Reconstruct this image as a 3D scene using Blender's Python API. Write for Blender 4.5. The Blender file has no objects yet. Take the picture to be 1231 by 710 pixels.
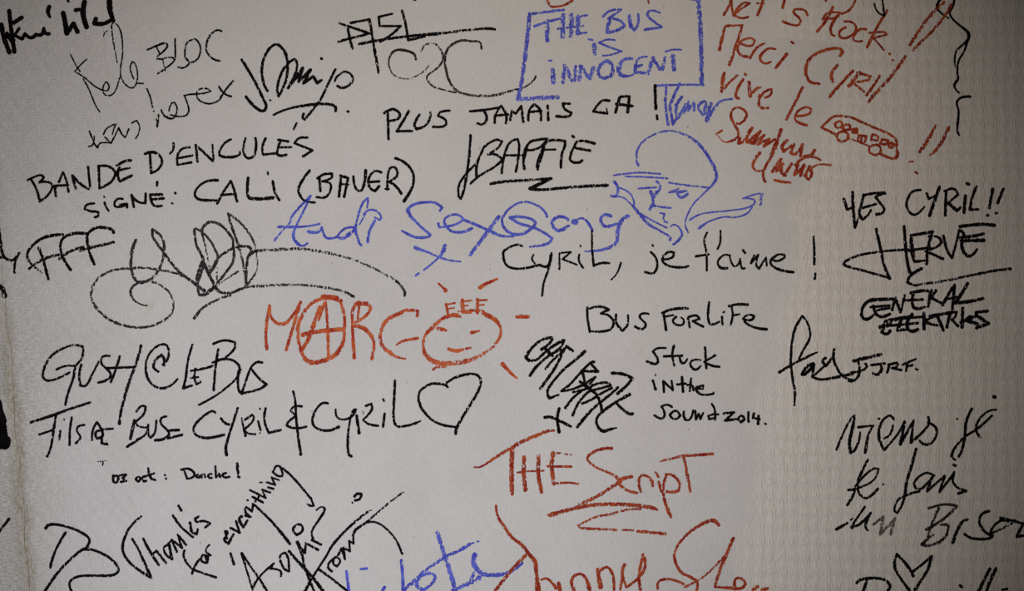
import bpy, bmesh, math, random
from mathutils import Vector

scene = bpy.context.scene
C = scene.collection
random.seed(7)

# ------------------------------------------------------------------ camera, light, exposure
W_IMG, H_IMG = 1231, 710
CAM_D, CAM_Z, UNIT = 1.6, 1.5, 0.001          # the stretch of wall in view is 1.231 m wide
cam_data = bpy.data.cameras.new('camera')
cam_data.sensor_width = 36.0
cam_data.lens = 36.0 * CAM_D / (W_IMG * UNIT)
cam_data.clip_start = 0.01
cam = bpy.data.objects.new('camera', cam_data)
cam.location = (0, -CAM_D, CAM_Z)
cam.rotation_euler = (math.pi / 2, 0, 0)
C.objects.link(cam)
scene.camera = cam

world = bpy.data.worlds.new('room_dimness')
scene.world = world
world.use_nodes = True
world.node_tree.nodes['Background'].inputs[0].default_value = (1.0, 0.70, 0.42, 1)
world.node_tree.nodes['Background'].inputs[1].default_value = 0.015

def area(name, loc, target, size, power, col):
    l = bpy.data.lights.new(name, 'AREA')
    l.shape = 'DISK'; l.size = size; l.energy = power; l.color = col
    o = bpy.data.objects.new(name, l)
    o.location = loc
    o.rotation_euler = (Vector(target) - Vector(loc)).to_track_quat('-Z', 'Y').to_euler()
    C.objects.link(o)
    return o

def spot(name, loc, target, half, radius, power, col):
    l = bpy.data.lights.new(name, 'SPOT')
    l.spot_size = 2 * half; l.spot_blend = 1.0; l.shadow_soft_size = radius
    l.energy = power; l.color = col
    o = bpy.data.objects.new(name, l)
    o.location = loc
    o.rotation_euler = (Vector(target) - Vector(loc)).to_track_quat('-Z', 'Y').to_euler()
    C.objects.link(o)
    return o

spot('wall_spotlight', (-0.40, -1.45, 1.00), (-0.153, 0, 1.395), 0.547, 0.03, 60.5, (0.965, 0.985, 1.05))
spot('warm_top_fill', (0.50, -1.5, 2.55), (-0.143, 0, 1.40), 0.497, 0.05, 37.0, (1.0, 0.76, 0.48))  # unseen warm fill, added from above to warm the upper wall

scene.view_settings.view_transform = 'Standard'
scene.view_settings.look = 'None'
scene.view_settings.exposure = 0.0
scene.view_settings.gamma = 1.0
scene.view_settings.use_curve_mapping = False

# ------------------------------------------------------------------ node helpers
class NT:
    def __init__(s, name):
        s.m = bpy.data.materials.new(name); s.m.use_nodes = True
        s.t = s.m.node_tree; s.t.nodes.clear()
    def n(s, kind, **kw):
        nd = s.t.nodes.new(kind)
        for k, v in kw.items():
            if k.startswith('i_'):
                nd.inputs[k[2:].replace('_', ' ')].default_value = v
            else:
                setattr(nd, k, v)
        return nd
    def l(s, a, b): s.t.links.new(a, b)
    def put(s, v, sock):
        if isinstance(v, (int, float)): sock.default_value = v
        elif isinstance(v, tuple): sock.default_value = v
        else: s.l(v, sock)
    def math(s, op, a, b=None, c=None, clamp=False):
        nd = s.n('ShaderNodeMath', operation=op, use_clamp=clamp)
        s.put(a, nd.inputs[0])
        if b is not None: s.put(b, nd.inputs[1])
        if c is not None: s.put(c, nd.inputs[2])
        return nd.outputs[0]
    def noise(s, vec, scale, stretch=(1, 1, 1), detail=2.0, rough=0.5):
        mp = s.n('ShaderNodeMapping'); s.l(vec, mp.inputs['Vector'])
        mp.inputs['Scale'].default_value = stretch
        nz = s.n('ShaderNodeTexNoise'); s.l(mp.outputs[0], nz.inputs['Vector'])
        nz.inputs['Scale'].default_value = scale
        nz.inputs['Detail'].default_value = detail
        nz.inputs['Roughness'].default_value = rough
        return nz.outputs['Fac']
    def mix(s, f, a, b):
        nd = s.n('ShaderNodeMix', data_type='RGBA')
        s.put(f, nd.inputs[0]); s.put(a, nd.inputs[6]); s.put(b, nd.inputs[7])
        return nd.outputs[2]
    def smooth(s, v, lo, hi, a=0.0, b=1.0):
        nd = s.n('ShaderNodeMapRange', interpolation_type='SMOOTHSTEP')
        s.put(v, nd.inputs[0]); s.put(lo, nd.inputs[1]); s.put(hi, nd.inputs[2])
        s.put(a, nd.inputs[3]); s.put(b, nd.inputs[4])
        return nd.outputs[0]

def px_xyz(px, py, y=0.0):
    return ((px - W_IMG / 2) * UNIT, y, CAM_Z - (py - H_IMG / 2) * UNIT)

# ------------------------------------------------------------------ wallpaper material
def relief(t, pos):
    """height of the embossed weave of the paper: short vertical and horizontal ticks"""
    v = t.noise(pos, 1.0, (520, 1, 110), 2.0, 0.55)
    h = t.noise(pos, 1.0, (150, 1, 620), 2.0, 0.55)
    return v, h

def make_wallpaper():
    t = NT('painted_embossed_wallpaper')
    pos = t.n('ShaderNodeNewGeometry').outputs['Position']
    sp = t.n('ShaderNodeSeparateXYZ'); t.l(pos, sp.inputs[0])
    x, z = sp.outputs[0], sp.outputs[2]
    v, h = relief(t, pos)
    fine = t.noise(pos, 900, (1, 1, 1), 2.0)
    # bare embossed paper to the right of a soft, wavering edge; thicker paint left of it
    wav = t.noise(pos, 9.0, (1, 1, 1), 3.0)
    edge = t.math('ADD', 0.330, t.math('MULTIPLY', t.math('SUBTRACT', z, 1.5), 0.20))
    edge = t.math('ADD', edge, t.math('MULTIPLY', t.math('SUBTRACT', wav, 0.5), 0.10))
    edge = t.math('SUBTRACT', edge, t.smooth(z, 1.800, 1.815, 0.0, 0.075))
    bare = t.smooth(t.math('SUBTRACT', x, edge), -0.016, 0.022)
    # zigzag bands of the embossing
    dis = t.math('MULTIPLY', t.math('SUBTRACT', t.noise(pos, 38, (1, 1, 1), 2.0), 0.5), 0.016)
    x13 = t.math('ADD', t.math('MULTIPLY', x, 1.35), dis)
    w1 = t.math('SINE', t.math('MULTIPLY', t.math('ADD', x13, z), 175.0))
    w2 = t.math('SINE', t.math('MULTIPLY', t.math('SUBTRACT', x13, z), 175.0))
    ch = t.math('ADD', 0.5, t.math('MULTIPLY', t.math('MULTIPLY', w1, w2), 0.5))
    st = t.math('MULTIPLY', t.smooth(v, 0.36, 0.66), t.math('ADD', 0.55, t.math('MULTIPLY', ch, 0.7)))
    hgt_r = t.math('ADD', t.math('MULTIPLY', st, 0.80), t.math('MULTIPLY', ch, 1.1))
    weave = t.smooth(t.math('PINGPONG', t.math('ADD', z, x13), 0.012), 0.0045, 0.0075)
    wl = t.noise(pos, 30, (1, 1, 1), 1.0)
    hv = t.math('MULTIPLY', t.smooth(v, 0.36, 0.64), t.math('SUBTRACT', 1.0, weave))
    hx = t.math('MULTIPLY', t.smooth(h, 0.36, 0.64), weave)
    hgt_l = t.math('MULTIPLY', t.math('ADD', hv, hx), t.math('ADD', 0.22, t.math('MULTIPLY', wl, 0.30)))
    lft = t.smooth(x, -0.60, -0.36, 2.0, 0.8)
    hgt_l = t.math('MULTIPLY', hgt_l, lft)
    hm = t.n('ShaderNodeMix', data_type='FLOAT')
    t.l(bare, hm.inputs[0]); t.l(hgt_l, hm.inputs[2]); t.l(hgt_r, hm.inputs[3])
    hh = t.math('ADD', hm.outputs[0], t.math('MULTIPLY', fine, 0.12))
    bump = t.n('ShaderNodeBump'); t.l(hh, bump.inputs['Height'])
    bump.inputs['Strength'].default_value = 0.9
    bump.inputs['Distance'].default_value = 0.0008
    # colour: off-white paint, patchy, a little yellower where bare
    patch = t.noise(pos, 5.0, (1, 1, 1), 4.0, 0.6)
    base = t.mix(t.smooth(patch, 0.35, 0.68), (0.600, 0.594, 0.594, 1), (0.558, 0.550, 0.545, 1))
    base = t.mix(t.math('MULTIPLY', bare, 0.8), base, (0.735, 0.705, 0.662, 1))
    tick = t.smooth(v, 0.36, 0.62)
    base = t.mix(t.math('MULTIPLY', t.math('SUBTRACT', 1.0, tick), t.math('ADD', 0.10, t.math('MULTIPLY', bare, 0.05))),
                 base, (0.30, 0.28, 0.26, 1))
    # grime caught along the lifted joint at the far left
    sx = t.math('SUBTRACT', x, t.math('MULTIPLY', t.math('SUBTRACT', 1.5, z), 0.085))
    sx = t.math('ADD', sx, 0.6095)
    sx = t.math('ADD', sx, t.math('MULTIPLY', t.math('SUBTRACT', t.noise(pos, 26, (1, 1, 0.6), 3.0), 0.5), 0.022))
    gab = t.math('ABSOLUTE', sx)
    band = t.math('SUBTRACT', 1.0, t.smooth(gab, 0.001, 0.014))
    speck = t.smooth(t.noise(pos, 330, (1, 1, 0.45), 3.0, 0.65), 0.42, 0.62)
    low = t.smooth(z, 1.56, 1.40, 0.25, 1.0)
    gr = t.math('MULTIPLY', t.math('MULTIPLY', band, low), t.math('ADD', 0.35, t.math('MULTIPLY', speck, 0.5)))
    base = t.mix(gr, base, (0.27, 0.24, 0.16, 1))
    leftof = t.math('MULTIPLY', t.smooth(t.math('MULTIPLY', sx, -1.0), -0.004, 0.010), 0.3)
    base = t.mix(t.math('MULTIPLY', leftof, t.math('ADD', 0.5, t.math('MULTIPLY', speck, 0.5))), base, (0.40, 0.375, 0.325, 1))
    rec = t.math('MULTIPLY', t.math('SUBTRACT', 1.0, t.smooth(h, 0.38, 0.56)), t.smooth(x, -0.60, -0.53, 0.55, 0.0))
    base = t.mix(t.math('MULTIPLY', rec, low), base, (0.30, 0.275, 0.22, 1))
    # tiny dark specks and a few faint yellow drips
    sk = t.smooth(t.noise(pos, 140, (1, 1, 1), 1.0), 0.775, 0.80)
    base = t.mix(t.math('MULTIPLY', sk, 0.5), base, (0.12, 0.10, 0.08, 1))
    yl = t.smooth(t.noise(pos, 17, (1, 1, 0.7), 4.0, 0.7), 0.66, 0.74)
    base = t.mix(t.math('MULTIPLY', yl, 0.25), base, (0.42, 0.35, 0.22, 1))
    bs = t.n('ShaderNodeBsdfPrincipled')
    t.l(base, bs.inputs['Base Color']); t.l(bump.outputs[0], bs.inputs['Normal'])
    bs.inputs['Roughness'].default_value = 0.62
    bs.inputs['Specular IOR Level'].default_value = 0.25
    out = t.n('ShaderNodeOutputMaterial'); t.l(bs.outputs[0], out.inputs[0])
    return t.m

def make_ink(name, c1, c2, rough, vary, spec=0.12):
    t = NT(name)
    pos = t.n('ShaderNodeNewGeometry').outputs['Position']
    v, h = relief(t, pos)
    gr = t.noise(pos, 330, (1, 1, 0.9), 3.0, 0.65)
    # centred relief plus grain decides where the nib left ink on the paper
    hh = t.math('ADD', t.math('MULTIPLY', v, 0.90), t.math('ADD', t.math('MULTIPLY', h, 0.25), t.math('MULTIPLY', gr, 1.15)))
    hh = t.math('SUBTRACT', hh, 0.65)
    e = t.n('ShaderNodeAttribute', attribute_name='edge').outputs['Fac']
    d = t.n('ShaderNodeAttribute', attribute_name='dry').outputs['Fac']
    e4 = t.math('POWER', e, 2.5)
    thr = t.math('ADD', t.math('ADD', 0.20, t.math('MULTIPLY', e4, 0.24)), t.math('MULTIPLY', d, 0.29))
    a = t.math('MULTIPLY', t.math('SUBTRACT', hh, thr), 9.0, clamp=True)
    col = t.mix(t.smooth(t.noise(pos, vary, (1, 1, 1), 3.0, 0.6), 0.36, 0.64), c1, c2)
    bs = t.n('ShaderNodeBsdfPrincipled')
    t.l(col, bs.inputs['Base Color']); t.l(a, bs.inputs['Alpha'])
    bs.inputs['Roughness'].default_value = rough
    bs.inputs['Specular IOR Level'].default_value = spec
    out = t.n('ShaderNodeOutputMaterial'); t.l(bs.outputs[0], out.inputs[0])
    return t.m

def make_plaster():
    t = NT('grey_plaster')
    pos = t.n('ShaderNodeNewGeometry').outputs['Position']
    c = t.mix(t.noise(pos, 30, (1, 1, 1), 4.0), (0.20, 0.18, 0.15, 1), (0.30, 0.28, 0.25, 1))
    bs = t.n('ShaderNodeBsdfPrincipled'); t.l(c, bs.inputs['Base Color'])
    bs.inputs['Roughness'].default_value = 0.9
    out = t.n('ShaderNodeOutputMaterial'); t.l(bs.outputs[0], out.inputs[0])
    return t.m

M_PAPER, M_PLASTER = make_wallpaper(), make_plaster()
INK = {
    'black': make_ink('black_marker_ink', (0.0030, 0.0022, 0.0025, 1), (0.0065, 0.0055, 0.006, 1), 0.8, 60, 0.03),
    'grey': make_ink('faded_black_marker_ink', (0.016, 0.013, 0.014, 1), (0.042, 0.036, 0.038, 1), 0.8, 60, 0.03),
    'faded': make_ink('worn_out_grey_marker_ink', (0.085, 0.070, 0.068, 1), (0.15, 0.125, 0.12, 1), 0.8, 60, 0.03),
    'blue': make_ink('blue_marker_ink', (0.050, 0.060, 0.43, 1), (0.110, 0.140, 0.60, 1), 0.7, 70),
    'red': make_ink('red_marker_ink', (0.230, 0.014, 0.006, 1), (0.38, 0.070, 0.020, 1), 0.7, 80),
    'orange': make_ink('orange_red_marker_ink', (0.330, 0.026, 0.008, 1), (0.52, 0.115, 0.038, 1), 0.7, 80),
}

# ------------------------------------------------------------------ the wall
def link_mesh(name, verts, faces, mat, parent=None, smooth=False):
    me = bpy.data.meshes.new(name)
    me.from_pydata(verts, [], faces); me.update()
    if mat: me.materials.append(mat)
    if smooth:
        for p in me.polygons: p.use_smooth = True
    o = bpy.data.objects.new(name, me); C.objects.link(o)
    if parent: o.parent = parent
    return o

Z0, Z1 = 0.0, 2.7
PLY = 0.0006
def box(name, a, b, mat, parent=None):
    v = [(x, y, z) for x in (a[0], b[0]) for y in (a[1], b[1]) for z in (a[2], b[2])]
    f = [(0,1,3,2), (4,6,7,5), (0,4,5,1), (2,3,7,6), (0,2,6,4), (1,5,7,3)]
    return link_mesh(name, v, f, mat, parent)
wall = box('wall_back', (-2.6, PLY, Z0), (2.6, 0.16, Z1), M_PLASTER)
wall['kind'] = 'structure'

def seam_a(z):   # joint of the papers at the far left
    return -0.6095 + 0.085 * (1.5 - z) + 0.0012 * math.sin(z * 41) + 0.0008 * math.sin(z * 97 + 1)
def seam_b(z):   # hairline joint that runs down through the left part of the picture
    return -0.463 + 0.087 * (1.5 - z) + 0.0005 * math.sin(z * 33 + 2)

def gap_b(z):    # the hairline has opened only higher up
    return 0.000015 + 0.00011 * max(0.0, min(1.0, (z - 1.72) / 0.1)) * (0.6 + 0.4 * math.sin(z * 60))

OFFS = [0.022, 0.016, 0.012, 0.009, 0.006, 0.0035, 0.0015, 0.0]
LIFT = [0, -0.0003, -0.0010, -0.0017, -0.0021, -0.0020, -0.0014, -0.0006]
def swell(z): return 0.8 + 0.35 * math.sin(z * 23) + 0.2 * math.sin(z * 71 + 2)
def surf_y(x, z):
    """where the face of the paper is, so that ink follows the lifted joint"""
    o = seam_a(z) - x
    if o < 0 or o > OFFS[0]: return 0.0
    for i in range(len(OFFS) - 1):
        if OFFS[i] >= o >= OFFS[i+1]:
            t = (OFFS[i] - o) / (OFFS[i] - OFFS[i+1])
            return (LIFT[i] + (LIFT[i+1] - LIFT[i]) * t) * swell(z)
    return 0.0

def sheet(name, left, right, lift_right=0.0):
    """one drop of wallpaper: a thin slab whose right edge may stand off the wall"""
    nz, vs, fs = 420, [], []
    cols = [0.0, 0.25, 0.5, 0.75] if not lift_right else None
    prev = None
    for i in range(nz + 1):
        z = Z0 + (Z1 - Z0) * i / nz
        xl, xr = left(z), right(z)
        if lift_right:
            xs = [xl] + [xr - o for o in OFFS]
            ys = [0] + [q * swell(z) for q in LIFT]
        else:
            xs = [xl, xl + 0.0006, (xl + xr) / 2, xr - 0.0006, xr]
            ys = [0.00003, 0, 0, 0, 0.00003]
        row = len(vs)
        vs += [(x, y * (lift_right or 1), z) for x, y in zip(xs, ys)] + [(xr, PLY, z), (xl, PLY, z)]
        n = len(xs) + 2
        if prev is not None:
            for j in range(n):
                k2 = (j + 1) % n
                fs.append((prev + j, prev + k2, row + k2, row + j))
        prev = row
    n = len(vs) // (nz + 1)
    fs.append(tuple(range(n))[::-1]); fs.append(tuple(range(nz * n, nz * n + n)))
    return link_mesh(name, vs, fs, M_PAPER, wall)

sheet('wallpaper_sheet', lambda z: -2.6, seam_a, 1.0)
sheet('wallpaper_sheet', lambda z: seam_a(z) + 0.0003, lambda z: seam_b(z) - gap_b(z))
sheet('wallpaper_sheet', lambda z: seam_b(z) + gap_b(z), lambda z: 2.6)

# ------------------------------------------------------------------ pen strokes
STROKE_NO = [0]
SCALE = [1.0]
def resample(pts):
    """pts: (x, y, w, d) in photograph pixels -> smooth dense polyline, sharp where the pen turned back"""
    P = [pts[0]]
    for p in pts[1:]:
        if math.hypot(p[0] - P[-1][0], p[1] - P[-1][1]) > 0.05: P.append(p)
    if len(P) == 1:
        p = P[0]; P = [(p[0] - 0.3, p[1], p[2], p[3]), (p[0] + 0.3, p[1], p[2], p[3])]
    corner = [True] + [False] * (len(P) - 2) + [True]
    for i in range(1, len(P) - 1):
        a = math.atan2(P[i][1] - P[i-1][1], P[i][0] - P[i-1][0])
        b = math.atan2(P[i+1][1] - P[i][1], P[i+1][0] - P[i][0])
        t = abs((b - a + math.pi) % (2 * math.pi) - math.pi)
        if t > math.radians(82): corner[i] = True
    closed = len(P) > 3 and math.hypot(P[0][0] - P[-1][0], P[0][1] - P[-1][1]) < 0.5
    out = []
    for i in range(len(P) - 1):
        p1, p2 = P[i], P[i+1]
        L = math.hypot(p2[0] - p1[0], p2[1] - p1[1])
        def tang(j, other):
            if closed and j in (0, len(P) - 1):
                a, b = P[-2], P[1]
            elif corner[j] or j == 0 or j == len(P) - 1:
                return None
            else:
                a, b = P[j-1], P[j+1]
            dx, dy = b[0] - a[0], b[1] - a[1]
            q = math.hypot(dx, dy) or 1
            return (dx / q * L, dy / q * L)
        m1, m2 = tang(i, i+1), tang(i+1, i)
        ch = (p2[0] - p1[0], p2[1] - p1[1])
        if m1 is None and m2 is None: m1 = m2 = ch
        elif m1 is None: m1 = (1.5 * ch[0] - 0.5 * m2[0], 1.5 * ch[1] - 0.5 * m2[1])
        elif m2 is None: m2 = (1.5 * ch[0] - 0.5 * m1[0], 1.5 * ch[1] - 0.5 * m1[1])
        n = max(1, int(L / 1.1))
        for k in range(n):
            t = k / n
            h00 = 2*t**3 - 3*t**2 + 1; h10 = t**3 - 2*t**2 + t
            h01 = -2*t**3 + 3*t**2; h11 = t**3 - t**2
            out.append((h00*p1[0] + h10*m1[0] + h01*p2[0] + h11*m2[0],
                        h00*p1[1] + h10*m1[1] + h01*p2[1] + h11*m2[1],
                        p1[2] + (p2[2] - p1[2]) * t, p1[3] + (p2[3] - p1[3]) * t))
    out.append(P[-1])
    return out

def add_stroke(verts, faces, edge, dry, pts, ox, oz, rng):
    P = resample([(a, b, c * SCALE[0] * (1 + 0.3 * max(d, 0)), d) for a, b, c, d in pts])
    # split at hard turns so that the ribbon never folds over itself
    runs, cur = [], [P[0]]
    for i in range(1, len(P)):
        cur.append(P[i])
        if i < len(P) - 1:
            a = math.atan2(P[i][1] - P[i-1][1], P[i][0] - P[i-1][0])
            b = math.atan2(P[i+1][1] - P[i][1], P[i+1][0] - P[i][0])
            if abs((b - a + math.pi) % (2 * math.pi) - math.pi) > math.radians(55):
                runs.append(cur); cur = [P[i]]
    runs.append(cur)
    for R in runs:
        if len(R) < 2: continue
        STROKE_NO[0] += 1
        lift = 0.00004 + 0.000004 * (STROKE_NO[0] % 50)
        # round caps: extra stations beyond both ends
        st = []
        def dirn(i):
            a, b = R[max(0, i-1)], R[min(len(R)-1, i+1)]
            dx, dy = b[0]-a[0], b[1]-a[1]; q = math.hypot(dx, dy) or 1
            return dx/q, dy/q
        dx, dy = dirn(0); w = R[0][2]
        for f, s in ((0.46, 0.30), (0.36, 0.66), (0.18, 0.92)):
            st.append((R[0][0]-dx*w*f, R[0][1]-dy*w*f, w*s, R[0][3], dx, dy))
        j = 1.0
        for i, p in enumerate(R):
            ddx, ddy = dirn(i)
            j += (rng.uniform(0.78, 1.22) - j) * 0.38
            st.append((p[0], p[1], p[2]*j, p[3], ddx, ddy))
        dx, dy = dirn(len(R)-1); w = R[-1][2]
        for f, s in ((0.18, 0.92), (0.36, 0.66), (0.46, 0.30)):
            st.append((R[-1][0]+dx*w*f, R[-1][1]+dy*w*f, w*s, R[-1][3], dx, dy))
        base = len(verts)
        nst = len(st)
        for q, (x, y, w, d, ax, ay) in enumerate(st):
            nx, ny = -ay, ax
            for u, hgt in ((-1, 0.0), (-0.72, 0.8), (0, 1.0), (0.72, 0.8), (1, 0.0)):
                X, _, Z = px_xyz(x + nx*w*0.5*u, y + ny*w*0.5*u)
                verts.append((X - ox, surf_y(X, Z) - 0.00001 - lift*hgt - (0.00006 if X < -0.58 else 0), Z - oz))
                edge.append(abs(u) if q not in (0, nst-1) else 1.0)
                dry.append(d)
        for i in range(nst - 1):
            for k in range(4):
                a = base + i*5 + k
                faces.append((a, a+1, a+6, a+5))

def parse(text):
    things, frame, th = [], (0, 0, 6.005), None
    for ln in text.split('\n'):
        ln = ln.strip()
        if not ln: continue
        if ln[0] == '>':
            f = [q.strip() for q in ln[1:].split('|')]
            th = dict(name=f[0], col=f[1], w=float(f[2]), cat=f[3], label=f[4], parts=[])
            things.append(th); continue
        if ln.startswith('@@'):
            frame = tuple(float(q) for q in ln[2:].split()); continue
        if ln[0] == '@':
            c, r = [int(q) for q in ln[1:].split()]
            frame = ((0, 205, 410, 615, 820, 1025)[c], 118 * r, 6.005); continue
        nm, body = ln.split(':', 1)
        w, d, strokes = th['w'], 0.0, []
        for s in body.split('/'):
            pts, num = [], []
            for tk in s.split():
                if tk[0] == 'w': w = float(tk[1:])
                elif tk[0] == 'd': d = float(tk[1:])
                else:
                    num.append(float(tk))
                    if len(num) == 2:
                        pts.append((frame[0] + num[0] / frame[2], frame[1] + num[1] / frame[2], w, d)); num = []
            assert not num, (ln, s)
            if pts: strokes.append(pts)
        th['parts'].append((nm.strip(), strokes))
    return things

GROUP = {}
def build(th):
    xs = [p[0] for _, ss in th['parts'] for s in ss for p in s]
    ys = [p[1] for _, ss in th['parts'] for s in ss for p in s]
    cx, by = (min(xs) + max(xs)) / 2, max(ys)
    ox, _, oz = px_xyz(cx, by)
    root = None
    single = len(th['parts']) == 1
    if not single:
        root = bpy.data.objects.new(th['name'], None)
        root.empty_display_size = 0.02
        root.location = (ox, 0, oz); C.objects.link(root)
    rng = random.Random(len(xs) * 7 + int(cx))
    SCALE[0] = {'black': 1.17, 'grey': 1.14, 'blue': 1.22, 'red': 1.2, 'orange': 1.2}[th['col']]
    for nm, ss in th['parts']:
        nm, _, tone = nm.partition('*')
        v, f, e, d = [], [], [], []
        for s in ss: add_stroke(v, f, e, d, s, ox, oz, rng)
        me = bpy.data.meshes.new(th['name'] if single else nm)
        me.from_pydata(v, [], f)
        for an, vals in (('edge', e), ('dry', d)):
            at = me.attributes.new(an, 'FLOAT', 'POINT'); at.data.foreach_set('value', vals)
        me.materials.append(INK[tone or th['col']]); me.update()
        o = bpy.data.objects.new(th['name'] if single else nm, me)
        C.objects.link(o)
        if single: o.location = (ox, 0, oz); root = o
        else: o.parent = root
    root['label'] = th['label']; root['category'] = th['cat']

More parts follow.
